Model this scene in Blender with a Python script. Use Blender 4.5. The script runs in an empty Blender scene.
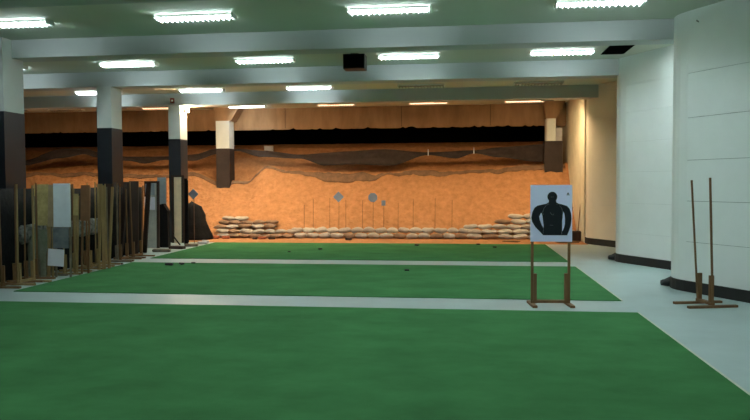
import bpy, bmesh, math, random
from mathutils import Vector, Matrix, noise
R = random.Random(7)
col = bpy.context.scene.collection
PI = math.pi

# ------------------------------------------------------------------ materials
def srgb(r, g, b):
    f = lambda c: (c/255/12.92) if c/255 <= .04045 else ((c/255+.055)/1.055)**2.4
    return (f(r), f(g), f(b))

def mat(name, color, rough=.7, var=.0, scale=6.0, bump=0.0, bscale=40.0, metal=0.0, stretch=(1, 1, 1), bdist=.03, emit=None, strength=0, second=None, spec=.3):
    m = bpy.data.materials.new(name); m.use_nodes = True
    nt = m.node_tree; n = nt.nodes; b = n['Principled BSDF']
    b.inputs['Base Color'].default_value = (*color, 1)
    b.inputs['Roughness'].default_value = rough
    b.inputs['Metallic'].default_value = metal
    b.inputs['Specular IOR Level'].default_value = spec
    if var or bump:
        tc = n.new('ShaderNodeTexCoord'); mp = n.new('ShaderNodeMapping'); mp.inputs['Scale'].default_value = stretch
        nt.links.new(tc.outputs['Object'], mp.inputs['Vector'])
    if var:
        nz = n.new('ShaderNodeTexNoise'); nz.inputs['Scale'].default_value = scale; nz.inputs['Detail'].default_value = 6
        nz.inputs['Roughness'].default_value = .62
        nt.links.new(mp.outputs[0], nz.inputs['Vector'])
        rp = n.new('ShaderNodeValToRGB')
        a = second if second else tuple(c*(1-var) for c in color)
        c2 = tuple(min(1, c*(1+var*.7)) for c in color)
        rp.color_ramp.elements[0].position = .3; rp.color_ramp.elements[0].color = (*a, 1)
        rp.color_ramp.elements[1].position = .7; rp.color_ramp.elements[1].color = (*c2, 1)
        nt.links.new(nz.outputs['Fac'], rp.inputs['Fac']); nt.links.new(rp.outputs[0], b.inputs['Base Color'])
    if bump:
        nb = n.new('ShaderNodeTexNoise'); nb.inputs['Scale'].default_value = bscale; nb.inputs['Detail'].default_value = 5
        nt.links.new(mp.outputs[0], nb.inputs['Vector'])
        bp = n.new('ShaderNodeBump'); bp.inputs['Strength'].default_value = bump; bp.inputs['Distance'].default_value = bdist
        nt.links.new(nb.outputs['Fac'], bp.inputs['Height']); nt.links.new(bp.outputs[0], b.inputs['Normal'])
    if emit:
        b.inputs['Emission Color'].default_value = (*emit, 1); b.inputs['Emission Strength'].default_value = strength
    return m

FLUO = (.80, .97, 1.0); WARM = (1.0, .74, .40)
M = dict(
    concrete=mat('painted_concrete', (.35, .435, .43), .42, .10, 1.3, .05, 30, spec=.45),
    ceiling=mat('ceiling_paint', (.60, .62, .54), .9, .05, .7),
    beam=mat('beam_paint', (.49, .51, .51), .8, .05, .9),
    pillar_white=mat('pillar_white_paint', (.56, .58, .56), .75, .04, 3),
    pillar_black=mat('pillar_black_paint', (.011, .013, .018), .42, .2, 5, spec=.5),
    pillar_brown=mat('sooty_brown_paint', (.030, .020, .018), .7, .3, 5),
    panel=mat('wall_board_white', (.83, .86, .85), .55, .03, 2.0, .02, 8),
    wall=mat('plaster_wall', (.62, .64, .6), .85, .05, 2),
    wall_far=mat('sandy_plaster', (.62, .56, .44), .85, .12, 3),
    seam=mat('seam_dark', (.20, .21, .21), .8),
    seam_faint=mat('seam_faint', (.50, .52, .51), .8),
    bounce_board=mat('board_bounce_tint', (.76, .68, .58), .6, .04, 2),  # beige holds the warm light bounced onto this bay
    rubber=mat('black_rubber', (.012, .012, .012), .6, .2, 10, spec=.4),
    deep_black=mat('matte_black', (.004, .004, .004), 1.0, spec=0),
    carpet=mat('green_carpet_pile', (.056, .190, .068), 1.0, .22, 1.6, .6, 160, stretch=(.8, 1.1, 1), spec=.05),
    edging=mat('carpet_edging', (.55, .56, .45), .8, .1, 20),
    sand=mat('orange_sand', (.42, .198, .090), .98, .22, 6, 1.0, 7, spec=.05, bdist=.10),
    baffle=mat('baffle_timber', (.28, .165, .09), .9, .25, 3, .3, 12, stretch=(1, 1, .25)),
    lampwhite=mat('lamp_enamel', (.78, .8, .78), .35),
    tube=mat('fluorescent_tray', (.9, .9, .9), .5, emit=FLUO, strength=58),
    dead=mat('dead_lamp_tray', (.62, .6, .55), .25, metal=.3),
    louver=mat('louver_metal', (.75, .77, .76), .25, metal=.6),
    flood=mat('floodlight_glass', (.9, .8, .6), .4, emit=WARM, strength=510),
    bulb=mat('warm_bulb', (.9, .8, .6), .4, emit=(1, .72, .42), strength=1500),
    grey_metal=mat('grey_metal', (.2, .2, .2), .45, metal=.6),
    dark_metal=mat('dark_rod', (.13, .06, .03), .6, metal=.4),
    plate=mat('steel_plate_blue_grey', (.16, .20, .28), .5, .15, 8, metal=.1),
    bag=mat('sandbag_weave', (.38, .33, .29), .95, .22, 5, .5, 60),
    bag2=mat('sandbag_weave_pale', (.47, .42, .37), .95, .2, 5, .5, 60),
    bag3=mat('sandbag_weave_brown', (.24, .15, .10), .95, .3, 5, .5, 60),
    crest_shade=mat('crest_shade_brown', (.18, .10, .058), .95, .3, 6, .4, 20),  # colour of the painted soft shadow on the berm crest
    warm_tube=mat('warm_lamp_tray', (.9, .7, .5), .5, emit=(1, .58, .34), strength=2.4),
    drape=mat('dark_netting', (.045, .032, .030), .95, .3, 6, .4, 20),
    tarp=mat('black_plastic_sheet', (.006, .006, .007), .75, .3, 4, .6, 9, spec=.15),
    wood=mat('brown_wood', (.17, .088, .036), .6, .3, 8, .2, 30, stretch=(1, 1, .15)),
    wood_pale=mat('yellow_wood', (.31, .21, .09), .65, .25, 8, .2, 30, stretch=(1, 1, .15)),
    wood_dark=mat('dark_wood', (.045, .026, .018), .65, .3, 8, .2, 30, stretch=(1, 1, .15)),
    wood_grey=mat('grey_wood', (.17, .14, .10), .7, .3, 8, .2, 30),
    cardboard=mat('yellow_cardboard', (.42, .33, .14), .9, .35, 7, .1, 20),
    tan=mat('tan_board', (.86, .65, .44), .85, .12, 5),
    tan_dim=mat('dull_tan_board', (.36, .27, .16), .85, .2, 5),
    camo=mat('camouflage_cloth', (.19, .19, .17), .9, .9, 11, .4, 30, second=(.02, .02, .02)),
    brownboard=mat('brown_board', (.17, .085, .04), .85, .2, 5),
    whiteboard=mat('white_board', (.70, .75, .80), .7, .08, 5),
    paper=mat('white_paper', (.74, .73, .80), .8, .04, 5),
    blue_paper=mat('bluish_paper', (.74, .75, 1.0), .7, .02, 5),
    print_dark=mat('dark_print', (.06, .07, .08), .8, .75, 9, second=(.18, .19, .19)),
    olive=mat('olive_print', (.09, .10, .06), .85, .5, 9, second=(.20, .20, .15)),
    ink=mat('black_ink', (.006, .008, .012), .55),
    line=mat('white_ink', (.5, .55, .6), .7),
    greyboard=mat('grey_board', (.30, .34, .37), .8, .12, 5),
    greypanel=mat('pale_grey_panel', (.48, .46, .41), .8, .2, 6),
    red=mat('red_plastic', (.25, .03, .02), .4),
    brick=mat('red_brick', (.34, .10, .05), .9, .3, 20),
    blackbox=mat('black_plastic', (.008, .009, .009), .45),
    grey_block=mat('grey_block', (.42, .40, .42), .8, .1, 6),
)

# ------------------------------------------------------------------ mesh helpers
class MB:
    def __init__(s): s.v = []; s.f = []; s.mi = []
    def add(s, vs, fs, mi=0):
        k = len(s.v); s.v += [tuple(v) for v in vs]
        for f in fs: s.f.append([i+k for i in f]); s.mi.append(mi)
    def box(s, c, d, rot=None, mi=0):
        vs = []
        for x in (-.5, .5):
            for y in (-.5, .5):
                for z in (-.5, .5):
                    p = Vector((x*d[0], y*d[1], z*d[2]))
                    if rot is not None: p = rot @ p
                    vs.append(p + Vector(c))
        s.add(vs, [(0, 1, 3, 2), (4, 6, 7, 5), (0, 4, 5, 1), (2, 3, 7, 6), (0, 2, 6, 4), (1, 5, 7, 3)], mi)
        return s
    def bb(s, x0, x1, y0, y1, z0, z1, mi=0):
        return s.box(((x0+x1)/2, (y0+y1)/2, (z0+z1)/2), (abs(x1-x0), abs(y1-y0), abs(z1-z0)), None, mi)
    def bar(s, p0, p1, w, h=None, mi=0):
        p0 = Vector(p0); p1 = Vector(p1); d = p1-p0
        q = d.to_track_quat('Z', 'Y').to_matrix()
        return s.box((p0+p1)/2, (w, h or w, d.length), q, mi)
    def cyl(s, p0, p1, r, n=10, r1=None, mi=0):
        p0 = Vector(p0); p1 = Vector(p1); q = (p1-p0).to_track_quat('Z', 'Y').to_matrix()
        r1 = r if r1 is None else r1
        vs = [p0 + q @ Vector((r*math.cos(2*PI*i/n), r*math.sin(2*PI*i/n), 0)) for i in range(n)]
        vs += [p1 + q @ Vector((r1*math.cos(2*PI*i/n), r1*math.sin(2*PI*i/n), 0)) for i in range(n)]
        fs = [(i, (i+1) % n, n+(i+1) % n, n+i) for i in range(n)] + [tuple(range(n-1, -1, -1)), tuple(range(n, 2*n))]
        s.add(vs, fs, mi); return s
    def prism(s, poly, z0, z1, mi=0):
        n = len(poly)
        vs = [(x, y, z0) for x, y in poly] + [(x, y, z1) for x, y in poly]
        s.add(vs, [(i, (i+1) % n, n+(i+1) % n, n+i) for i in range(n)] + [tuple(range(n-1, -1, -1)), tuple(range(n, 2*n))], mi)
        return s
    def slab_xz(s, poly, y0, y1, mi=0):       # an outline in the X-Z plane with thickness along Y
        n = len(poly)
        vs = [(x, y0, z) for x, z in poly] + [(x, y1, z) for x, z in poly]
        s.add(vs, [(i, (i+1) % n, n+(i+1) % n, n+i) for i in range(n)] + [tuple(range(n-1, -1, -1)), tuple(range(n, 2*n))], mi)
        return s
    def mesh(s, name, mats, smooth=False):
        me = bpy.data.meshes.new(name); me.from_pydata(s.v, [], s.f)
        for m in (mats if isinstance(mats, (list, tuple)) else [mats]): me.materials.append(m)
        for p, i in zip(me.polygons, s.mi): p.material_index = i; p.use_smooth = smooth
        bm = bmesh.new(); bm.from_mesh(me); bmesh.ops.recalc_face_normals(bm, faces=bm.faces); bm.to_mesh(me); bm.free()
        return me
    def build(s, name, mats, parent=None, smooth=False):
        o = bpy.data.objects.new(name, s.mesh(name, mats, smooth)); col.objects.link(o)
        if parent: o.parent = parent
        return o

def tag(o, label=None, cat=None, group=None, kind=None):
    if label: o['label'] = label
    if cat: o['category'] = cat
    if group: o['group'] = group
    if kind: o['kind'] = kind
    return o
def empty(name, loc, rz=0, label=None, cat=None, group=None):
    o = bpy.data.objects.new(name, None); col.objects.link(o)
    o.location = loc; o.rotation_euler = (0, 0, rz); o.empty_display_size = .1
    return tag(o, label, cat, group)
def struct(o, label=None):
    o['kind'] = 'structure'
    if label: o['label'] = label
    return o
def copy_tree(o, parent=None):
    c = o.copy(); col.objects.link(c)
    if parent: c.parent = parent
    for ch in list(o.children): copy_tree(ch, c)
    return c
def smoothstep(a, b, t):
    t = max(0, min(1, (t-a)/(b-a))); return t*t*(3-2*t)
def interp(pts, x):
    if x <= pts[0][0]: return pts[0][1]
    for (a, u), (b, v) in zip(pts, pts[1:]):
        if x <= b:
            t = (x-a)/(b-a); t = t*t*(3-2*t)
            return u + (v-u)*t
    return pts[-1][1]

ZC = 4.18       # ceiling
ZB = 3.85       # underside of the beams
XL, XR, YR, YF = -18.5, 5.6, -5.0, 25.9

# ------------------------------------------------------------------ the room shell
struct(MB().bb(XL, XR+.2, YR, YF, -.2, 0).build('floor', M['concrete']), 'pale painted concrete floor of the indoor range')
struct(MB().bb(XL, XR+.2, YR, YF, ZC, ZC+.2).build('ceiling', M['ceiling']), 'flat pale ceiling between the cross beams')
struct(MB().bb(XL-.2, XL, YR, YF, -.2, ZC+.2).build('wall_left', M['wall']), 'plain wall beyond the pillars')
struct(MB().bb(XL, XR+.2, YR-.2, YR, -.2, ZC+.2).build('wall_rear', M['wall']), 'plain wall behind the firing line')
struct(MB().bb(XL, XR+.2, YF-.15, YF+.1, 0, ZC).build('wall_back', M['deep_black']), 'black wall standing for the dark void above the sand berm')  # black colour stands for the dark recess over the berm
struct(MB().bb(3.30, 5.6, 19.50, YF-.15, 0, ZC).build('wall_end', M['wall_far']), 'sandy plaster wall beside the berm')
struct(MB().bb(XR, XR+.2, YR, 7.62, 0, ZC).build('wall_right', M['panel']), 'plain wall beside the firing line')

# saw-tooth wall of white boards: three bays, each with a rounded leading edge
def bay(yk, nose_x, run, seams, name, lab, mats, gap=.003):
    face = [(nose_x+.10, yk+.06), (nose_x+.03, yk+.04), (nose_x, yk-.03), (nose_x-.005, yk-.18), (nose_x+.02, yk-.30), (nose_x+.085, yk-.45)]
    nose = face + [(nose_x+.5, yk-.3), (nose_x+.5, yk+.06)]
    sx, sy = face[-1]
    w = MB(); w.prism(nose, 0, ZC)
    dx, dy = run
    t_end = (5.6-sx)/dx
    # gently bowed courses of board, a dark joint between them
    K = 8
    def pt(t, off=0):
        b = .05*math.sin(PI*min(1, t))
        return (sx+dx*t*t_end - b - off*.9, sy+dy*t*t_end - b*.5 - off*.45)
    line = [pt(i/K) for i in range(K+1)]
    back = [(5.6, yk+.06), (sx+.3, yk+.06)]
    core = [(x+.012, y+.006) for x, y in line] + back
    w.prism(core, 0, ZC, 1)
    zs = [0] + seams + [ZC]
    for a, b in zip(zs, zs[1:]):
        w.prism(line + [(x+.05, y+.03) for x, y in reversed(line)], a+(gap if a else 0), b-(gap if b < ZC else 0))
    o = w.build(name, mats)
    struct(o, lab)
    kick = MB()
    path = face[1:] + line[1:]
    off = [(x-.022, y-.012) for x, y in path]
    kick.prism(off + list(reversed([(x+.015, y+.01) for x, y in path])), 0, .165)
    k = kick.build('baseboard_right', M['rubber']); struct(k, 'black rubber skirting along the white board wall')
    return o
bay(11.38, 3.25, (.68, -1.12), [.75, 1.36, 1.97, 2.60, 3.26], 'wall_right', 'white board wall bay behind the empty target stand', [M['panel'], M['seam']])
bay(15.12, 3.20, (.66, -1.12), [.62, 1.22, 1.85, 2.45, 3.05, 3.6], 'wall_right', 'white board wall bay in the middle of the saw-tooth wall', [M['panel'], M['seam_faint']], .0014)
bay(19.40, 3.32, (.66, -1.12), [.62, 1.05, 2.2, 3.3], 'wall_right', 'board wall bay beside the berm, tinted beige for warm bounced light', [M['bounce_board'], M['seam_faint']], .0014)

# cross beams
for y0, lab in ((11.40, 'first grey cross beam over the near carpet'), (14.92, 'second grey cross beam over the middle carpet'), (18.75, 'third grey cross beam before the floodlit berm')):
    struct(MB().bb(XL, 5.0 if y0 < 18 else 3.9, y0, y0+.42, ZB+(.02 if y0 < 12 else 0), ZC+.01).build('beam', M['beam']), lab)
for y0 in (7.7, 3.9, .1):
    struct(MB().bb(XL, XR, y0, y0+.42, ZB, ZC+.01).build('beam', M['beam']), 'grey cross beam over the firing line')

# pillars: black to 2.9 m, white above
def pillar(x0, x1, y0, y1, zb, ztop, low, lab, zbase=0):
    w = MB()
    w.bb(x0, x1, y0, y1, zbase, zb, 0)
    w.bb(x0+.004, x1-.004, y0+.004, y1-.004, zb, ztop, 1)
    o = w.build('pillar', [low, M['pillar_white']]); struct(o, lab); return o
pillar(-8.18, -7.83, 11.15, 11.72, 2.92, ZC, M['pillar_black'], 'black and white pillar under the first beam')
pillar(-8.18, -7.83, 14.86, 15.36, 2.92, ZB, M['pillar_black'], 'black and white pillar under the second beam')
pillar(-8.18, -7.83, 18.72, 19.22, 2.91, ZB, M['pillar_black'], 'black and white pillar beside the tan framed board')
pillar(-8.10, -7.64, 22.3, 22.8, 2.82, 3.73, M['pillar_brown'], 'pillar standing in the sand below the hanging baffle')
w = MB().bb(2.56, 3.12, 22.3, 22.8, 0, 2.94, 0).bb(2.62, 2.90, 22.31, 22.79, 2.94, 3.64, 1)
struct(w.build('pillar', [M['pillar_brown'], M['pillar_white']]), 'pillar in the corner of the berm beside the plaster wall')
for k in range(3):
    o = MB().bb(-.09, .09, -.13, .13, 0, .135).build('grey_brick', M['grey_block']); o.location = (3.01, 22.5, 2.94+.14*k)
    tag(o, '%s grey brick in the little stack on the corner pillar' % ('lowest', 'middle', 'topmost')[k], 'brick', 'bricks on the corner pillar')
# brown wedges standing in for the shaded tops of the sand pillars
def bracket(x0, x1, zt, lab):
    w = MB(); w.slab_xz([(x0, zt), (x1, zt), (x1+.28, ZC), (x0-.06, ZC)], 22.32, 22.88)
    struct(w.build('beam', M['baffle']), lab)
bracket(-8.12, -7.58, 3.73, 'brown wedge standing in for the shaded top of the pillar in the sand')
bracket(2.60, 2.92, 3.64, 'brown wedge standing in for the shaded top of the corner pillar')

# hanging timber baffle with a torn lower edge
w = MB(); xs = [XL + i*.09 for i in range(int((3.28-XL)/.09)+1)] + [3.3]
low = [(x, 3.46 + .006*noise.noise((x*.6, 0, 0)) + (R.random()**7)*.06) for x in xs]
for (xa, za), (xb, zb2) in zip(low, low[1:]):
    w.slab_xz([(xa, za), (xb, zb2), (xb, ZC+.01), (xa, ZC+.01)], 22.9, 23.0)
baf = w.build('hanging_baffle', M['baffle']); tag(baf, 'brown timber bullet baffle hanging from the ceiling above the berm', 'baffle')
for x in (-12.6, -9.4, -5.9, -1.98, .9): MB().bb(x, x+.015, 22.893, 22.899, 3.5, ZC).build('board_joint', M['wood_dark'], baf)

# ------------------------------------------------------------------ carpets
def carpet(y0, y1, lab):
    X0, X1 = -6.88, 2.185
    w = MB(); nx, ny = 40, max(6, int((y1-y0)/.35))
    w.bb(X0, X1, y0, y1, 0, .012)
    c = w.build('green_carpet', M['carpet']); tag(c, lab, 'carpet')
    MB().bb(X1, X1+.022, y0, y1, 0, .014).build('edge_strip', M['edging'], c)
    return c
carpet(-3.0, 9.02, 'large green carpet before the firing range, nearer side of the first pale strip')
carpet(9.92, 13.85, 'green carpet between the two pale floor strips')
carpet(14.68, 18.78, 'green carpet lying against the floodlit sand berm')

# ------------------------------------------------------------------ sand berm
crest_pts = [(-19, 2.08), (-13.8, 2.09), (-11.3, 2.02), (-8.9, 2.02), (-8.0, 1.72), (-7.2, 1.86), (-6.3, 2.12), (-5.3, 2.06), (-4.3, 2.0), (-3.0, 1.99), (-1.35, 2.04), (.57, 2.08), (2.1, 2.22), (3.4, 2.25)]
def berm_z(x, y):
    cz = interp(crest_pts, x) + .05*noise.noise((x*1.1, 3.3, 0))
    prof = [(18.8, .006), (20.35, .012), (20.62, .10), (21.1, .52), (22.0, 1.40*cz/2), (22.55, cz), (22.85, cz-.03), (23.15, cz-.10), (23.7, 2.28), (24.7, 2.92), (25.4, 3.10), (25.75, 3.12)]
    for (a, u), (b, v) in zip(prof, prof[1:]):
        if y <= b:
            t = (y-a)/(b-a); z = u+(v-u)*t; break
    else: z = prof[-1][1]
    k = smoothstep(20.7, 21.3, y) * (1-.85*smoothstep(23.3, 24.6, y))
    z += k*(.05*noise.noise((x*.7, y*.9, 1.7)) + .07*noise.noise((x*2.3, y*2.1, 4.1)) + .035*noise.noise((x*5.5, y*5.5, 9.1)) + .02*noise.noise((x*11, y*11, 3.1)))
    # gullies running down beside the pillar
    z += k*(.16*math.exp(-((x+6.5-(22.6-y)*.35)/.38)**2) - .14*math.exp(-((x+7.15-(22.6-y)*.15)/.3)**2)) * smoothstep(20.9, 22, y) * (1-smoothstep(23.2, 24, y))
    return z
w = MB(); x0, x1, y0, y1 = XL+.02, 3.30, 18.8, 25.74
nx, ny = 400, 130
vs = [(x0+(x1-x0)*i/nx, y0+(y1-y0)*j/ny, berm_z(x0+(x1-x0)*i/nx, y0+(y1-y0)*j/ny)) for j in range(ny+1) for i in range(nx+1)]
fs = [(j*(nx+1)+i, j*(nx+1)+i+1, (j+1)*(nx+1)+i+1, (j+1)*(nx+1)+i) for j in range(ny) for i in range(nx)]
w.add(vs, fs)
tag(w.build('sand_berm', M['sand'], smooth=True), 'floodlit orange sand berm across the end of the range', 'sand', kind='stuff')

# dark netting hung on a wire over the berm, sagging between pegs
top = [(-18.3, 2.75), (-15.9, 2.50), (-15.4, 2.50), (-14.0, 2.90), (-13.1, 2.92), (-12.6, 2.78), (-11.5, 2.60), (-10.1, 2.60), (-9.1, 2.66), (-8.3, 2.85), (-7.6, 2.84), (-6.75, 2.77), (-5.4, 2.62), (-3.7, 2.71), (-2.7, 2.77), (-1.1, 2.65), (.38, 2.70), (1.2, 2.79), (2.45, 2.87), (3.1, 2.90)]
bot = [(-18.3, 2.6), (-15.9, 2.33), (-15.4, 2.33), (-14.0, 2.57), (-13.1, 2.70), (-12.6, 2.58), (-11.5, 2.46), (-10.9, 2.36), (-10.1, 2.48), (-9.1, 2.44), (-8.3, 2.66), (-7.6, 2.76), (-6.75, 2.55), (-5.4, 2.48), (-4.55, 2.24), (-3.7, 2.27), (-2.35, 2.22), (-1.1, 2.56), (-.2, 2.44), (.38, 2.60), (1.2, 2.46), (2.45, 2.30), (3.1, 2.42)]
w = MB(); n = 220; mrows = 5
vs = []
for i in range(n+1):
    x = -18.3 + 21.4*i/n; a = interp(top, x); b = interp(bot, x)
    for k in range(mrows+1):
        z = b+(a-b)*k/mrows
        yy = 22.92 + .035*math.sin(x*5+k*.7) + .03*noise.noise((x*3, k*.5, 0)) + .05*math.sin(PI*k/mrows)
        for d in (0, .01): vs.append((x, yy+d, z))
W2 = (mrows+1)*2
fs = []
for i in range(n):
    for k in range(mrows):
        p = i*W2+k*2
        fs.append((p, p+W2, p+W2+2, p+2)); fs.append((p+1, p+3, p+W2+3, p+W2+1))
    p = i*W2; fs.append((p, p+1, p+W2+1, p+W2)); p = i*W2+mrows*2; fs.append((p, p+W2, p+W2+1, p+1))
w.add(vs, fs)
net = w.build('hanging_netting', M['drape'], smooth=True)
tag(net, 'dark netting sagging in swags across the top of the sand berm', 'netting')
ww = MB()
for i in range(80):
    xa = -18.3+21.4*i/80; xb = -18.3+21.4*(i+1)/80
    ww.cyl((xa, 22.93, interp(top, xa)), (xb, 22.93, interp(top, xb)), .008, 5)
ww.build('support_wire', M['dark_metal'], net)
for x, z in ((-1.1, 2.60), (.38, 2.65)):
    MB().cyl((x, 22.86, z-.06), (x, 22.86, z+.14), .018, 8, .012).cyl((x, 22.86, z+.0), (x, 22.94, z+.02), .012, 6).build('peg', M['whiteboard'], net)
# dark strip standing in for the soft shadow along the front crest
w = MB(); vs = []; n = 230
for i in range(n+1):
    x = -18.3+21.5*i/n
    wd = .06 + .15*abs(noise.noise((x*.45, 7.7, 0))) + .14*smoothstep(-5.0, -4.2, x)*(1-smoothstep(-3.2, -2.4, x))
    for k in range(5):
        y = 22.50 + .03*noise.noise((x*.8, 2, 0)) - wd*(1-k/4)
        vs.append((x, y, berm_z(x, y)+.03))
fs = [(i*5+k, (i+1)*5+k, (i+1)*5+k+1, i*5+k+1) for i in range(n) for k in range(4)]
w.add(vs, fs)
o = w.build('crest_shade_strip', M['crest_shade'], smooth=True); md = o.modifiers.new('thickness', 'SOLIDIFY'); md.thickness = .015; md.offset = 1
tag(o, 'narrow dark strip standing in for soft shadow along the crest of the front sand slope', 'netting')

bz = berm_z(-6.75, 24.3)
w = MB().box((0, 0, .16), (.30, .2, .34)).box((0, -.11, .16), (.24, .03, .26))
o = w.build('grey_block', M['grey_block']); o.location = (-6.83, 24.2, bz-.02); o.rotation_euler = (0, 0, .12)
tag(o, 'small grey block half buried in the upper sand behind the netting', 'block')

# ------------------------------------------------------------------ sandbags
def bag_mesh(seed, L=.40, D=.27, Hh=.17):
    nu, nv = 16, 12; vs = []; fs = []
    for i in range(nu+1):
        u = -1+2*i/nu
        prof = (1-abs(u)**3.2)**.5
        for j in range(nv):
            a = 2*PI*j/nv
            cy = math.copysign(abs(math.cos(a))**.75, math.cos(a)); cz = math.copysign(abs(math.sin(a))**.8, math.sin(a))
            ee = max(prof, .07)
            y = cy*D/2*(.78*prof+.22 if abs(u) < .98 else .75); z = cz*Hh/2*ee
            nn = 1+.14*noise.noise((u*1.6+seed*3.1, cy*1.3, cz*1.5+seed))
            vs.append((u*L/2*(1+.04*noise.noise((cy, cz, seed))), y*nn, z*nn + .012*math.sin(u*3+seed) + Hh/2))
    for i in range(nu):
        for j in range(nv):
            fs.append((i*nv+j, i*nv+(j+1) % nv, (i+1)*nv+(j+1) % nv, (i+1)*nv+j))
    fs.append(tuple(range(nv-1, -1, -1))); fs.append(tuple(range(nu*nv, nu*nv+nv)))
    w = MB(); w.add(vs, fs); return w
bagmeshes = {k: [bag_mesh(s+k*10).mesh('sandbag', M[('bag', 'bag2', 'bag3')[k]], True) for s in range(5)] for k in range(3)}
ORD = 'first second third fourth fifth sixth seventh eighth ninth tenth eleventh twelfth thirteenth fourteenth fifteenth sixteenth seventeenth eighteenth nineteenth twentieth twenty-first twenty-second twenty-third twenty-fourth twenty-fifth twenty-sixth twenty-seventh twenty-eighth twenty-ninth thirtieth'.split()
def put_bag(x, y, z, rz, kind, sc, label, group, ry=0):
    o = bpy.data.objects.new('sandbag', R.choice(bagmeshes[kind])); col.objects.link(o)
    o.location = (x, y, z); o.rotation_euler = (R.uniform(-.06, .06), ry+R.uniform(-.05, .05), rz); o.scale = sc
    tag(o, label, 'sandbag', group)
# long low wall: two even courses
def course(xa, xb, y, z, step, kinds, wording, group, sz=1.0, jit=.02, turn=.12):
    x = xa; i = 0
    while x < xb-.05:
        L = step*R.uniform(.9, 1.12)
        put_bag(x+L/2, y+R.uniform(-jit, jit), z+R.uniform(0, jit*.4), R.uniform(-turn, turn), R.choice(kinds), (L/.385, 1, sz*R.uniform(.95, 1.05)), wording % ORD[i], group)
        x += L; i += 1
base_z = .008
course(-4.98, .12, 20.36, base_z, .375, (0, 0, 2), '%s sandbag from the tarp end, lower course of the low wall', 'sandbags in the low wall', .95)
course(-5.10, .10, 20.47, base_z+.155, .36, (0, 0, 1), '%s sandbag from the tarp end, upper course of the low wall', 'sandbags in the low wall', .95)
# tumbled pile beside the black tarp
P = 'sandbags in the tumbled pile'
course(-7.35, -4.98, 20.28, base_z, .33, (2, 2, 0), '%s sandbag from the tarp, bottom of the tumbled pile', P, .75, .05, .3)
course(-7.45, -5.1, 20.45, base_z+.12, .36, (2, 0, 2), '%s sandbag from the tarp, second layer of the tumbled pile', P, .8, .05, .35)
course(-7.55, -5.6, 20.62, base_z+.25, .38, (0, 2, 2), '%s sandbag from the tarp, third layer of the tumbled pile', P, .8, .06, .4)
course(-7.5, -5.9, 20.78, base_z+.37, .40, (2, 1, 2), '%s sandbag from the tarp, fourth layer of the tumbled pile', P, .8, .06, .4)
course(-7.4, -6.6, 20.90, base_z+.49, .40, (2, 1, 0), '%s sandbag from the tarp, top layer of the tumbled pile', P, .8, .05, .3)
# stack rising behind the silhouette target
course(.12, 2.95, 20.36, base_z, .42, (0, 1, 2), '%s sandbag from the low wall, bottom course of the rising stack', 'sandbags in the rising stack', .85)
course(.10, 2.95, 20.46, base_z+.14, .43, (1, 1, 0), '%s sandbag from the low wall, second course of the rising stack', 'sandbags in the rising stack', .85)
course(.05, 2.95, 20.56, base_z+.28, .44, (0, 1, 1), '%s sandbag from the low wall, third course of the rising stack', 'sandbags in the rising stack', .85)
course(.95, 2.95, 20.68, base_z+.42, .44, (1, 1, 2), '%s sandbag from the low wall, fourth course of the rising stack', 'sandbags in the rising stack', .85)
course(1.35, 2.95, 20.80, base_z+.56, .46, (1, 1, 0), '%s sandbag from the low wall, top course of the rising stack', 'sandbags in the rising stack', .9)

# rubble in front of the bags
def chunk(x, y, z, s, m, name, lab, cat, rz, group=None):
    w = MB(); w.box((0, 0, s[2]/2), s); me = w.mesh(name, m)
    bm = bmesh.new(); bm.from_mesh(me)
    bmesh.ops.bevel(bm, geom=bm.edges[:], offset=min(s)*.2, segments=1, affect='EDGES')
    for v in bm.verts: v.co += Vector((R.uniform(-1, 1), R.uniform(-1, 1), R.uniform(0, 1)))*min(s)*.1
    bm.to_mesh(me); bm.free()
    o = bpy.data.objects.new(name, me); col.objects.link(o); o.location = (x, y, z); o.rotation_euler = (0, 0, rz)
    tag(o, lab, cat, group); return o
BR = [(-7.32, 19.95, .26, 'brick', 'reddish brick lying beside the black tarp, nearer the sandbags'), (-7.0, 20.0, .24, 'brick', 'reddish brick in front of the tumbled sandbag pile'),
      (-6.06, 19.85, .15, 'wood_dark', 'dark scrap on the sand before the tumbled bags'), (-5.84, 19.87, .22, 'brick', 'orange brick between two dark scraps on the sand'), (-5.55, 19.86, .20, 'wood_dark', 'dark flat scrap on the sand beside the orange brick'),
      (-3.25, 19.75, .18, 'wood_dark', 'dark brown scrap on the sand under the diamond plate'), (1.35, 19.5, .45, 'wood', 'flat brown scrap on the sand by the rising stack')]
for x, y, s, m, lab in BR:
    chunk(x, y, .008, (s, s*.45, s*.36 if s < .4 else .03), M[m], 'brick' if m == 'brick' else 'wood_scrap', lab, 'brick' if m == 'brick' else 'scrap', R.uniform(-.5, .5))
SC = [(-5.86, 13.35, .16, 'larger dark scrap on the middle carpet near the far strip'), (-5.66, 13.5, .13, 'thin dark scrap beside the larger scrap on the middle carpet'), (-5.5, 13.72, .08, 'tiny dark scrap at the edge of the far strip'),
      (-3.49, 16.9, .10, 'dark crumb on the far carpet below the diamond plate'), (-1.02, 12.9, .09, 'dark crumb on the middle carpet by itself'), (.42, 18.5, .10, 'dark crumb on the far carpet near the sand edge'),
      (.82, 17.7, .10, 'dark crumb on the far carpet before the rising stack'), (-1.17, 18.1, .12, 'dark crumb on the far carpet before the low wall'), (-4.1, 16.2, .07, 'smallest dark crumb on the far carpet')]
for x, y, s, lab in SC:
    chunk(x, y, .012, (s, s*.5, s*.3), M['rubber'], 'rubber_scrap', lab, 'scrap', R.uniform(-1, 1))

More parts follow.
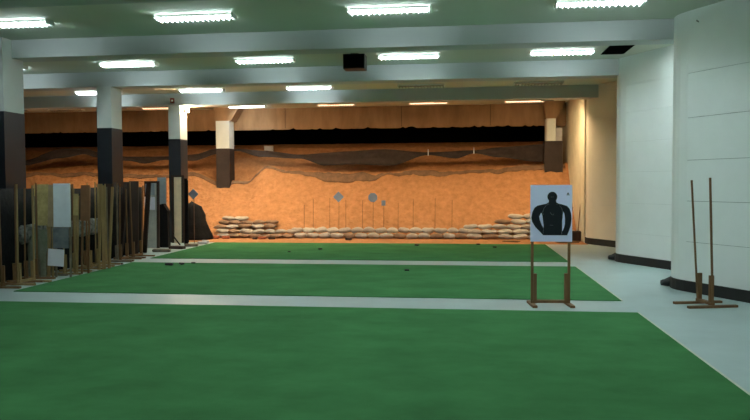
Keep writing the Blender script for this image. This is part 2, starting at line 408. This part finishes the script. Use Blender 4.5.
# ------------------------------------------------------------------ rods and plates in the sand
def rod(x, top, lab, plate=None, y=20.66, zb=None, size=.16):
    zb = berm_z(x, y)-.06 if zb is None else zb
    r = empty('target_rod', (x, y, zb), 0, lab, 'target rod', 'rods standing in the sand behind the low wall' if plate is None else 'rods with steel plates')
    MB().cyl((0, 0, 0), (.01, 0, top-zb), .0075, 6).build('rod', M['dark_metal'], r)
    if plate:
        w = MB(); c = top-zb
        if plate == 'diamond': poly = [(-size, c), (0, c-size), (size, c), (0, c+size)]
        elif plate == 'octagon': poly = [(size*math.cos(PI/8+k*PI/4), c+size*math.sin(PI/8+k*PI/4)) for k in range(8)]
        else: poly = [(-size, c-size*1.4), (size, c-size*1.4), (size, c+size*1.2), (-size, c+size*1.2)]
        w.slab_xz(poly, -.035, -.014); w.build('plate', M['plate'], r)
    return r
RX = [(-4.76, 1.0), (-4.48, 1.18), (-3.97, 1.21), (-3.48, 1.15), (-2.97, 1.14), (-1.90, 1.05), (-1.45, 1.17), (-.80, 1.2), (-.30, 1.14)]
RL = ['thin rod in the sand nearest the tumbled bags', 'thin rod second from the tumbled bags', 'thin rod just before the diamond plate', 'thin rod just past the diamond plate', 'thin rod between diamond and octagonal plates',
      'thin rod next after the small plate', 'taller dark rod past the small plate', 'tall dark rod before the rising stack', 'thin rod at the start of the rising stack']
for (x, t), l in zip(RX, RL): rod(x, t, l)
rod(-3.69, 1.24, 'blue-grey diamond steel plate on a rod before the sand', 'diamond', size=.165)
rod(-2.65, 1.22, 'blue-grey octagonal steel plate on a rod before the sand', 'octagon', size=.145)
rod(-2.33, 1.06, 'small narrow steel plate on a rod beside the octagonal plate', 'small', size=.06)
rod(-7.40, 1.37, 'grey diamond plate on a rod beside the black tarp', 'diamond', y=18.55, zb=0, size=.15)

# ------------------------------------------------------------------ ceiling lamps
def make_lamp(lit):                    # 0 unlit, 1 cool white, 2 dim warm
    root = empty('louvered_lamp', (0, 0, 0))
    L, Wd = 1.19, .13
    hs = MB().bb(0.02, L-.02, -.07, .07, -.035, .004).build('housing', M['lampwhite'], root)
    MB().bb(.02, L-.02, -Wd/2, Wd/2, -.055, -.036).build('light_tray', M[('dead', 'tube', 'warm_tube')[lit]], hs)
    w = MB()
    for k in range(15):
        x = .03+(L-.06)*k/14
        w.slab_xz([(x-.011, -.050), (x+.011, -.050), (x+.011, -.078), (x-.011, -.078)], -.125, .125)
    w.build('louver', M['lampwhite'] if lit else M['louver'], root)
    w = MB().bb(-.012, .006, -.11, .11, -.065, 0); w.build('end_cap', M['lampwhite'], root)
    w = MB().bb(L-.006, L+.012, -.11, .11, -.065, 0); w.build('end_cap', M['lampwhite'], root)
    return root
XS = {-5: -13.75, -2: -10.45, -1: -7.50, 0: -4.57, 1: -1.64, 2: 1.31}
XN = {-5: 'far beyond the pillars', -2: 'beyond the pillars', -1: 'beside the pillar line', 0: 'second from the pillar line', 1: 'third from the pillar line', 2: 'beside the white board wall'}
LIT = {('a', -1), ('a', 0), ('a', 1), ('a', 2), ('b', -2), ('b', -1), ('b', 0), ('b', 1), ('b', 2), ('c', -2), ('c', -1), ('c', 0), ('d', -1)}
ROWS = {'a': (10.12, 'before the first beam'), 'b': (13.88, 'between first and second beams'), 'c': (18.0, 'between second and third beams'), 'd': (21.95, 'beyond the third beam'), 'e': (6.3, 'over the firing line'), 'f': (2.4, 'behind the firing line'), 'g': (-1.4, 'at the rear of the hall')}
proto = {0: None, 1: None, 2: None}
for r, (y, rn) in ROWS.items():
    for c, x in XS.items():
        if c == -5 and r != 'd': continue
        lit = 1 if (r, c) in LIT or (r in 'efg' and c >= 0) else 2 if r == 'd' and c != -5 else 0
        o = make_lamp(lit) if proto[lit] is None else copy_tree(proto[lit])
        proto[lit] = proto[lit] or o
        o.location = (x, y, ZC)
        tag(o, ('unlit', 'lit', 'warm glowing')[lit] + ' louvered lamp %s, %s' % (rn, XN[c]), 'ceiling lamp', 'louvered ceiling lamps')

for x, y, lit, rz, lab in ((3.55, 12.35, 1, 0, 'unseen lamp added in the recess between nearer and middle wall bays'), (3.50, 11.95, 1, 0, 'second unseen lamp added deeper in the recess between nearer and middle wall bays'), (3.72, 12.78, 1, 0, 'short unseen lamp added closest to the middle wall bay in the recess'), (1.75, 8.3, 1, 0, 'unseen lamp added before the first beam to brighten the nearer wall bay'), (2.86, 12.95, 0, PI/2, 'dark unlit lamp set lengthways at the wall end of the second beam')):  # the lit ones are unseen, added to brighten the wall bays
    o = copy_tree(proto[lit]); o.location = (x, y, ZC); o.rotation_euler = (0, 0, rz); o.scale = (.45 if y == 12.78 else .85, 1.25, 1); tag(o, lab, 'ceiling lamp', 'louvered ceiling lamps')

MB().bb(.05, 1.15, -.17, .17, -.082, -.067).build('dark_louver', M['deep_black'], o)

# black box under the ceiling
r = empty('ceiling_box', (-2.08, 13.40, ZC), 0, 'black box hanging under the ceiling between first and second beams', 'speaker')
w = MB().bb(-.21, .21, 0, .34, -.31, -.03); w.build('box_body', M['blackbox'], r)
MB().bb(-.19, .19, -.012, .0, -.29, -.05).build('grille', M['deep_black'], r)
MB().bb(-.08, .08, .1, .24, -.03, 0).build('bracket', M['grey_metal'], r)

# red alarm box on the third beam
r = empty('alarm_box', (-8.05, 18.75, 3.98), 0, 'small red alarm box on the third beam above a pillar', 'alarm')
MB().bb(-.05, .05, -.06, 0, -.07, .07).build('case', M['red'], r)
MB().cyl((.01, -.075, 0), (.01, -.06, 0), .028, 12).build('button', M['lampwhite'], r)
# hook on the first wall bay
r = empty('wall_hook', (3.47, 10.80, 4.02), 0, 'small grey hook high on the white board wall', 'hook')
MB().box((0, .0, 0), (.05, .05, .14)).build('plate', M['grey_metal'], r)
MB().bar((-.02, -.02, -.05), (-.08, -.06, -.02), .015).build('prong', M['grey_metal'], r)

# warm floodlights on the far face of the third beam, aimed at the sand
def floodlight(x, aim, lab, s=1.0):
    p = Vector((x, 19.42, 3.98)); d = (Vector(aim)-p).normalized()
    r = empty('floodlight', p, 0, lab, 'floodlight', 'warm floodlights behind the third beam')
    q = d.to_track_quat('Z', 'Y').to_matrix()
    hs = MB().box(d*-.05, (.34, .24, .10), q).build('housing', M['grey_metal'], r)
    MB().box(d*.005, (.29*s, .19*s, .012), q).build('lens', M['flood'], hs)
    w = MB()
    for sx in (-1, 1): w.box(d*.04 + q @ Vector((sx*.165, 0, 0)), (.01, .24, .10), q)
    for sy in (-1, 1): w.box(d*.04 + q @ Vector((0, sy*.115, 0)), (.34, .01, .10), q)
    w.build('hood', M['grey_metal'], hs)
    MB().bar((0, -.25, .08), (0, -.02, .02), .03).build('bracket', M['grey_metal'], r)
floodlight(-13.0, (-13.0, 21.0, .4), 'floodlight far beyond the pillar line', .8)
floodlight(-9.9, (-10.0, 21.0, .4), 'floodlight beyond the pillar line', .8)
floodlight(-6.5, (-6.2, 20.7, .1), 'floodlight behind the beam just inside the pillars', 1.3)
floodlight(-3.6, (-3.6, 20.9, .2), 'floodlight behind the beam over the diamond plate', .85)
floodlight(-.6, (-.6, 20.9, .2), 'floodlight behind the beam over the low wall', .85)
floodlight(2.3, (2.6, 21.2, .6), 'floodlight behind the beam next to the plaster wall', 1.0)
# bare warm lamp on the side of the third pillar
r = empty('bulkhead_lamp', (-7.83, 19.05, 3.74), 0, 'small glowing warm lamp on the side of a pillar under the third beam', 'lamp')
MB().bb(0, .05, -.05, .05, -.06, .10).build('lamp_base', M['grey_metal'], r)
MB().cyl((.09, 0, -.05), (.09, 0, .07), .035, 10, .025).build('bulb', M['bulb'], r, True)
MB().bar((.04, 0, .08), (.10, 0, .08), .03).build('arm', M['grey_metal'], r)

# ------------------------------------------------------------------ target stands
def make_stand(wood, hts=(1.60, 1.60), lean=(0, 0), half=.245, foot=.66, sock=.43, pw=(.032, .032), leany=(0, 0), ph=.03, sw=.022):
    root = empty('target_stand', (0, 0, 0))
    for s in (-1, 1):
        w = MB().bb(s*half-.03, s*half+.03, -foot/2, foot/2, 0, .032); w.build('foot', wood, root)
    MB().bb(-half, half, -.03, .03, .034, .072).build('crossbar', wood, root)
    for i, s in enumerate((-1, 1)):
        MB().bb(s*(half-.036)-sw, s*(half-.036)+sw, -.03, .03, .03, sock).build('socket', wood, root)
        MB().bar((s*half, 0, .032), (s*half+lean[i], leany[i], hts[i]), pw[i], ph).build('pole', wood, root)
    return root

# the silhouette target in the middle
st = make_stand(M['wood'], (1.58, 1.58), foot=.44); st.location = (1.175, 9.50, 0); st.rotation_euler = (0, 0, .10)
tag(st, 'brown wooden target stand holding the black silhouette target on the pale strip', 'target stand')
tg = empty('silhouette_target', (1.175, 9.47, .86), .02, 'bluish white paper target with a black half-figure silhouette on a wooden stand', 'target')
BW, BH = .545, .755
def uv(px, py): return ((px-40)/263*BW - BW/2, (398-py)/368*BH)
MB().bb(-BW/2+.005, BW/2-.005, -.012, -.002, .004, BH-.004).build('backing_board', M['tan'], tg)
sheet = MB().bb(-BW/2, BW/2, -.016, -.0125, 0, BH).build('paper_sheet', M['blue_paper'], tg)
w = MB(); ya, yb = -.0185, -.0162
head = [uv(178+31*math.cos(a), 107+33*math.sin(a)) for a in [2*PI*i/24 for i in range(24)]]
w.slab_xz(list(reversed(head)), ya, yb)
w.slab_xz([uv(*p) for p in [(118, 356), (121, 320), (124, 290), (117, 235), (108, 200), (98, 172), (110, 158), (140, 152), (155, 143), (158, 125), (200, 125), (203, 143), (218, 151), (246, 158), (256, 172), (246, 210), (240, 260), (240, 310), (243, 356)]], ya-.0004, yb)
w.slab_xz([uv(*p) for p in [(112, 158), (85, 164), (66, 178), (53, 205), (46, 240), (52, 270), (72, 303), (98, 330), (118, 352), (124, 330), (124, 312), (112, 290), (99, 256), (96, 236), (104, 216), (116, 204), (122, 178)]], ya-.0008, yb)
w.slab_xz([uv(*p) for p in [(244, 158), (270, 166), (286, 184), (296, 215), (299, 250), (294, 290), (284, 325), (272, 356), (238, 356), (242, 330), (252, 308), (258, 280), (258, 245), (254, 218), (247, 198), (236, 178)]], ya-.0008, yb)
w.build('silhouette', M['ink'], sheet)
w = MB()
def stroke(pts, wd=.0045):
    for a, b in zip(pts, pts[1:]):
        (xa, za), (xb, zb2) = uv(*a), uv(*b); w.bar((xa, -.0205, za), (xb, -.0205, zb2), wd, .001)
stroke([(158, 152), (140, 162), (126, 180), (118, 205), (120, 225)])
stroke([(204, 152), (222, 160), (236, 178), (243, 205), (242, 235)])
stroke([(242, 280), (240, 320), (236, 352)]); stroke([(124, 290), (121, 330), (119, 352)])
stroke([(166, 208), (172, 220), (180, 226), (188, 218)]); stroke([(164, 290), (184, 291)]); stroke([(168, 108), (188, 108)], .003)
w.build('scoring_line', M['line'], sheet)
w = MB(); w.slab_xz([uv(*p) for p in [(268, 92), (284, 92), (276, 78)]], -.0185, -.016)
w.slab_xz([uv(*p) for p in [(266, 97), (287, 97), (287, 94), (266, 94)]], -.0185, -.016); w.build('printed_mark', M['ink'], sheet)

# the empty stand at the white board wall
st = make_stand(M['wood'], (1.67, 1.70), (.0, .0), half=.17, foot=.68, sock=.42, pw=(.016, .022), leany=(-.11, -.06), ph=.022, sw=.015)
st.location = (3.21, 9.68, 0); st.rotation_euler = (0, 0, -PI/2+.24)
tag(st, 'empty wooden target stand with two bare poles beside the white board wall', 'target stand')

# stored stands in a row along the pillar side
W = [M['wood_pale'], M['wood'], M['wood_grey'], M['wood_pale']]
stored = [
    (-7.30, 10.42, 1.62, 1, (1.62, 1.66), (-.02, .03), 'stored brown target stand before the first pillar, first of the row'),
    (-7.24, 10.78, 1.50, 0, (1.66, 1.64), (.02, .0), 'stored pale stand second along the row before the first pillar'),
    (-7.36, 11.10, 1.66, 1, (1.60, 1.68), (.05, .02), 'stored stand with reddish poles third along the row'),
    (-7.40, 11.55, 1.55, 2, (1.45, 1.50), (-.03, .01), 'stored grey stand behind the yellow cardboard panel'),
    (-7.26, 12.12, 1.60, 0, (1.63, 1.58), (.02, -.02), 'stored pale stand just past the white board'),
    (-7.30, 12.55, 1.50, 1, (1.66, 1.62), (.0, .04), 'stored brown stand beside the brown board'),
    (-7.22, 12.92, 1.64, 0, (1.68, 1.66), (-.03, .02), 'stored pale stand between brown board and second pillar'),
    (-7.28, 13.30, 1.52, 0, (1.70, 1.66), (.03, -.02), 'stored pale stand with the yellow slats'),
    (-7.25, 13.72, 1.58, 2, (1.60, 1.68), (-.02, .02), 'stored grey stand in front of the second pillar'),
    (-7.30, 14.28, 1.62, 1, (1.66, 1.55), (.08, -.03), 'stored stand with tilted poles at the second pillar'),
    (-7.30, 14.92, 1.50, 1, (1.70, 1.62), (-.06, .10), 'stored stand with splayed poles past the second pillar'),
]
for x, y, rz, wi, h, ln, lab in stored:
    s = make_stand(W[wi], h, ln, half=.2, foot=.62, sock=.36, pw=(.02, .024), ph=.022, sw=.016); s.location = (x, y, 0); s.rotation_euler = (0, 0, rz)
    tag(s, lab, 'target stand', 'target stands stored along the pillars')

# boards and printed targets leaning among the stands
def board(name, cx, y, z0, z1, wd, m, lab, cat, tilt=.06, rz=0, th=.02, legs=None, trim=None):
    r = empty(name, (cx, y, 0), rz, lab, cat)
    rot = Matrix.Rotation(-tilt, 3, 'X')
    MB().box(rot @ Vector((0, 0, (z0+z1)/2)), (wd, th, z1-z0), rot).build('face', m, r)
    if legs is not None:
        for s in (-1, 1):
            MB().bar(rot @ Vector((s*(wd/2-.02), .03, .0)), rot @ Vector((s*(wd/2-.02), .03, z1-.03)), .03).build('leg', legs, r)
    if trim is not None:
        w = MB()
        for s in (-1, 1): w.box(rot @ Vector((s*(wd/2+.035), 0, (z0+z1)/2)), (.07, th*1.8, z1-z0), rot)
        w.box(rot @ Vector((0, 0, z1+.02)), (wd+.14, th*1.8, .05), rot); w.build('border', trim, r)
    return r
board('cardboard_target', -7.49, 11.55, .92, 1.66, .27, M['cardboard'], 'mottled yellow cardboard target on legs beside the first pillar', 'board', legs=M['wood_pale'])
board('cardboard_strip', -7.28, 11.52, .90, 1.65, .11, M['tan_dim'], 'narrow tan strip board between cardboard target and white board', 'board', legs=M['wood_pale'])
r = board('printed_figure_target', -7.44, 11.40, .45, .86, .36, M['olive'], 'olive printed figure target standing low beneath the yellow cardboard', 'target', tilt=.03)
w = MB().slab_xz([(-.16, .0), (-.05, .0), (-.03, .34), (.03, .34), (.06, .0), (.16, 0), (.17, .45), (-.17, .45)], -.012, .012); w.build('printed_legs', M['olive'], r)
r = board('white_target_board', -7.03, 11.50, .90, 1.67, .315, M['whiteboard'], 'tall white target board standing among the stored stands', 'target', tilt=.02, legs=M['wood_grey'])
MB().box((0, -.028, .71), (.29, .012, .37), Matrix.Rotation(-.02, 3, 'X')).build('printed_picture', M['print_dark'], r)
w = MB().box((0, 0, .155), (.30, .008, .30), Matrix.Rotation(.06, 3, 'Y')); o = w.build('paper_sheet', M['paper']); o.location = (-7.10, 11.42, .21)
tag(o, 'white paper sheet hanging low below the white target board', 'paper')
board('brown_board', -6.92, 12.02, .98, 1.64, .17, M['brownboard'], 'brown board on legs between the white board and the second pillar', 'board', legs=M['wood'])
board('olive_board', -7.09, 12.0, 1.08, 1.48, .09, M['cardboard'], 'small greenish tan board just beside the white board', 'board', legs=M['wood_pale'])
for k, (dx, dy, t, lab) in enumerate(((0, 0, .02, 'yellow batten leaning before the second pillar, the tallest of three'), (.07, .06, -.03, 'yellow batten in the middle of three before the second pillar'), (.13, .15, .05, 'yellow batten beside the dark planks, shortest of three'))):
    o = MB().bar((0, 0, 0), (t, .10, 1.66-.03*k), .065, .018).build('wooden_batten', M['wood_pale']); o.location = (-6.98+dx, 12.65+dy, .0)
    tag(o, lab, 'batten', 'yellow battens before the second pillar')
# long dark sheet hung behind the stored stands, and crumpled netting at its foot
w = MB(); vs = []; n = 70
for i in range(n+1):
    y = 9.9+6.2*i/n; zt = 1.58+.04*noise.noise((y*.8, 0, 0))
    for k in range(5): vs.append((-7.74+.03*math.sin(y*7)*(1-k/5)+.02*noise.noise((y*2, k, 0)), y, zt*k/4))
w.add(vs, [(i*5+k, (i+1)*5+k, (i+1)*5+k+1, i*5+k+1) for i in range(n) for k in range(4)])
o = w.build('dark_sheet', M['tarp'], smooth=True); md = o.modifiers.new('thickness', 'SOLIDIFY'); md.thickness = .01
tag(o, 'long dark sheet hung behind the stored stands in front of the pillars', 'sheet')
w = MB(); vs = []; n = 60
for i in range(n+1):
    y = 11.2+2.6*i/n
    for k in range(8):
        a = 2*PI*k/8; rr = 1+.35*noise.noise((y*3, math.cos(a)*2, math.sin(a)*2))
        vs.append((-7.60+.06*math.cos(a)*rr, y, .78+.16*math.sin(a)*rr))
w.add(vs, [(i*8+k, i*8+(k+1) % 8, (i+1)*8+(k+1) % 8, (i+1)*8+k) for i in range(n) for k in range(8)] + [tuple(range(7, -1, -1)), tuple(range(n*8, n*8+8))])
tag(w.build('camouflage_net', M['camo'], smooth=True), 'rolled grey and black camouflage net slung behind the stored stands', 'net')
# dark planks past the second pillar
for k, (x, y, ln, hh, wd, lab) in enumerate(((-7.52, 13.9, .05, 1.66, .20, 'dark plank leaning just past the second pillar'), (-7.56, 14.6, .12, 1.70, .26, 'wide dark plank second past the second pillar'), (-7.58, 15.3, -.03, 1.72, .22, 'dark plank third past the second pillar'), (-7.60, 15.9, .08, 1.70, .16, 'dark plank beside the grey framed panel'))):
    o = MB().bar((0, 0, 0), (ln, .14, hh), wd, .03).build('wood_plank', M['wood_dark']); o.location = (x, y, 0)
    tag(o, lab, 'plank', 'dark planks past the second pillar')
r = board('framed_panel', -7.75, 16.65, .04, 1.68, .25, M['greypanel'], 'tall pale grey panel in a dark frame near the third pillar', 'board', tilt=.03, trim=M['wood_dark'])
MB().box((-.02, -.055, 1.17), (.27, .01, .33)).build('pasted_sheet', M['paper'], r)
MB().box((.0, -.065, 1.52), (.24, .008, .28)).build('pasted_card', M['greyboard'], r)
board('grey_board', -7.98, 17.75, 1.10, 1.83, .24, M['greyboard'], 'blue-grey board on legs between framed panel and third pillar', 'board', tilt=.02, legs=M['wood_dark'])
o = MB().slab_xz([(-.18, 0), (.20, 0), (.19, .95), (.08, 1.14), (-.12, 1.10), (-.19, .8)], -.08, .08).build('black_bundle', M['tarp']); o.location = (-7.80, 17.35, 0)
tag(o, 'black wrapped bundle between the framed panel and the tan board', 'bundle')
board('tan_framed_board', -7.66, 18.05, .05, 1.84, .21, M['tan'], 'tall tan board in a wide dark frame before the third pillar', 'board', tilt=.025, trim=M['wood_dark'])
o = MB().box((0, 0, .9), (.10, .04, 1.8)).box((0, 0, .9), (.15, .02, 1.7)).build('wood_plank', M['tarp']); o.location = (-7.49, 18.2, 0)
tag(o, 'narrow black plank upright beside the tan framed board', 'plank')
o = MB().bar((0, 0, 0), (-.22, 0, .28), .03).build('wood_stick', M['wood_dark']); o.location = (-7.55, 17.93, 0)
tag(o, 'short dark stick slanting across the foot of the tan board', 'stick')

# heap under a black plastic sheet
w = MB(); vs = []; nu, nv = 28, 14
prof = [(0, 1.0), (.25, .92), (.5, .80), (.75, .63), (.9, .42), (1.0, .22)]
for j in range(nv+1):
    t = j/nv
    for i in range(nu):
        a = 2*PI*i/nu
        rad = interp([(0, 1.0), (.3, .84), (.6, .70), (.85, .50), (1, .0)], t)
        n_ = 1+.12*noise.noise((math.cos(a)*2, math.sin(a)*2, t*3))
        vs.append((math.cos(a)*.52*rad*n_ - .10*t, math.sin(a)*.42*rad*n_, 1.14*t*(1+.03*noise.noise((a, t*4, 2)))))
fs = [(j*nu+i, j*nu+(i+1) % nu, (j+1)*nu+(i+1) % nu, (j+1)*nu+i) for j in range(nv) for i in range(nu)]
w.add(vs, fs); w.f.append(list(range(nu-1, -1, -1))); w.mi.append(0)
o = w.build('tarp_heap', M['tarp'], smooth=True); o.location = (-7.86, 19.8, 0)
tag(o, 'heap under black plastic sheet between the third pillar and sandbags', 'tarp')
# scraps along the foot of the stored boards
for k, (x, y, s, m, lab) in enumerate(((-7.10, 17.6, .34, 'wood_grey', 'grey scrap board lying at the foot of the tan framed board'), (-7.05, 18.3, .28, 'grey_block', 'pale grey chunk lying before the black tarp'), (-7.2, 16.9, .4, 'wood_dark', 'dark scrap board lying before the grey framed panel'),
        (-7.15, 18.75, .22, 'grey_block', 'grey rubble chunk at the edge of the black tarp'), (-7.25, 16.1, .42, 'wood_grey', 'weathered scrap lying before the dark planks'))):
    chunk(x, y, 0, (s, s*.45, .07), M[m], 'floor_scrap', lab, 'scrap', R.uniform(-.6, .6))

# ------------------------------------------------------------------ clutter in the corner by the plaster wall
st = make_stand(M['wood'], (1.25, .9), (.10, -.06), half=.16, foot=.5, sock=.35); st.location = (2.95, 19.55, 0); st.rotation_euler = (0, 0, 1.3)
tag(st, 'low broken wooden stand in the corner below the plaster wall', 'target stand')
for x, y, dx, h, lab in ((3.05, 19.9, -.20, 1.28, 'stick leaning back in the corner clutter'), (3.2, 20.0, .12, 1.12, 'stick leaning against the plaster wall'), (2.85, 19.8, .22, .95, 'short stick crossing the corner clutter')):
    o = MB().cyl((0, 0, 0), (dx, .15, h), .016, 6).build('wood_stick', M['wood']); o.location = (x, y, 0.0); tag(o, lab, 'stick')
for x, y, s, m, lab in ((3.1, 19.75, .32, 'wood_dark', 'dark rag heap in the corner by the plaster wall'), (2.8, 19.35, .5, 'wood', 'brown plank lying on the floor below the corner clutter')):
    chunk(x, y, 0, (s, s*.5, .3 if s < .4 else .05), M[m], 'corner_scrap', lab, 'scrap', .3)
# black rubber wedges at the leading edges of the wall bays
for x, y, lab in ((3.22, 11.42, 'black rubber wedge at the edge of the nearer wall bay'), (3.17, 15.16, 'black rubber wedge at the edge of the middle wall bay')):
    w = MB(); vs = []
    for i in range(9):
        t = i/8; a = -.1+.2*t
        for j in range(8):
            an = 2*PI*j/8; rr = .055+.03*t+.012*noise.noise((t*4, an, x))
            vs.append((a, rr*math.cos(an)*.9, max(0, rr+rr*math.sin(an)*(.75+.5*t))))
    w.add(vs, [(i*8+j, i*8+(j+1) % 8, (i+1)*8+(j+1) % 8, (i+1)*8+j) for i in range(8) for j in range(8)] + [tuple(range(7, -1, -1)), tuple(range(64, 72))])
    o = w.build('rubber_wedge', M['rubber'], smooth=True); o.location = (x, y, 0)
    tag(o, lab, 'wedge')

# ------------------------------------------------------------------ camera, world, view
sc = bpy.context.scene
wld = bpy.data.worlds.new('hall_air'); sc.world = wld; wld.use_nodes = True
wld.node_tree.nodes['Background'].inputs[0].default_value = (.6, .7, .7, 1); wld.node_tree.nodes['Background'].inputs[1].default_value = .0
cd = bpy.data.cameras.new('camera'); cam = bpy.data.objects.new('camera', cd); col.objects.link(cam); sc.camera = cam
F, yaw, pitch, roll = 695.6, .12464, .03866, -.00469
cd.sensor_width = 36; cd.sensor_fit = 'HORIZONTAL'; cd.lens = F/750*36; cd.clip_start = .05; cd.clip_end = 200
fw = Vector((-math.sin(yaw)*math.cos(pitch), math.cos(yaw)*math.cos(pitch), -math.sin(pitch)))
rt = Vector((math.cos(yaw), math.sin(yaw), 0)); up = rt.cross(fw)
rt2 = rt*math.cos(roll)+up*math.sin(roll); up2 = up*math.cos(roll)-rt*math.sin(roll)
m = Matrix((rt2, up2, -fw)).transposed().to_4x4(); m.translation = Vector((0, 0, 1.65)); cam.matrix_world = m
sc.view_settings.view_transform = 'Standard'; sc.view_settings.look = 'None'; sc.view_settings.gamma = 1; sc.view_settings.use_curve_mapping = False
sc.view_settings.exposure = 0.42
sc.cycles.max_bounces = 10; sc.cycles.diffuse_bounces = 6
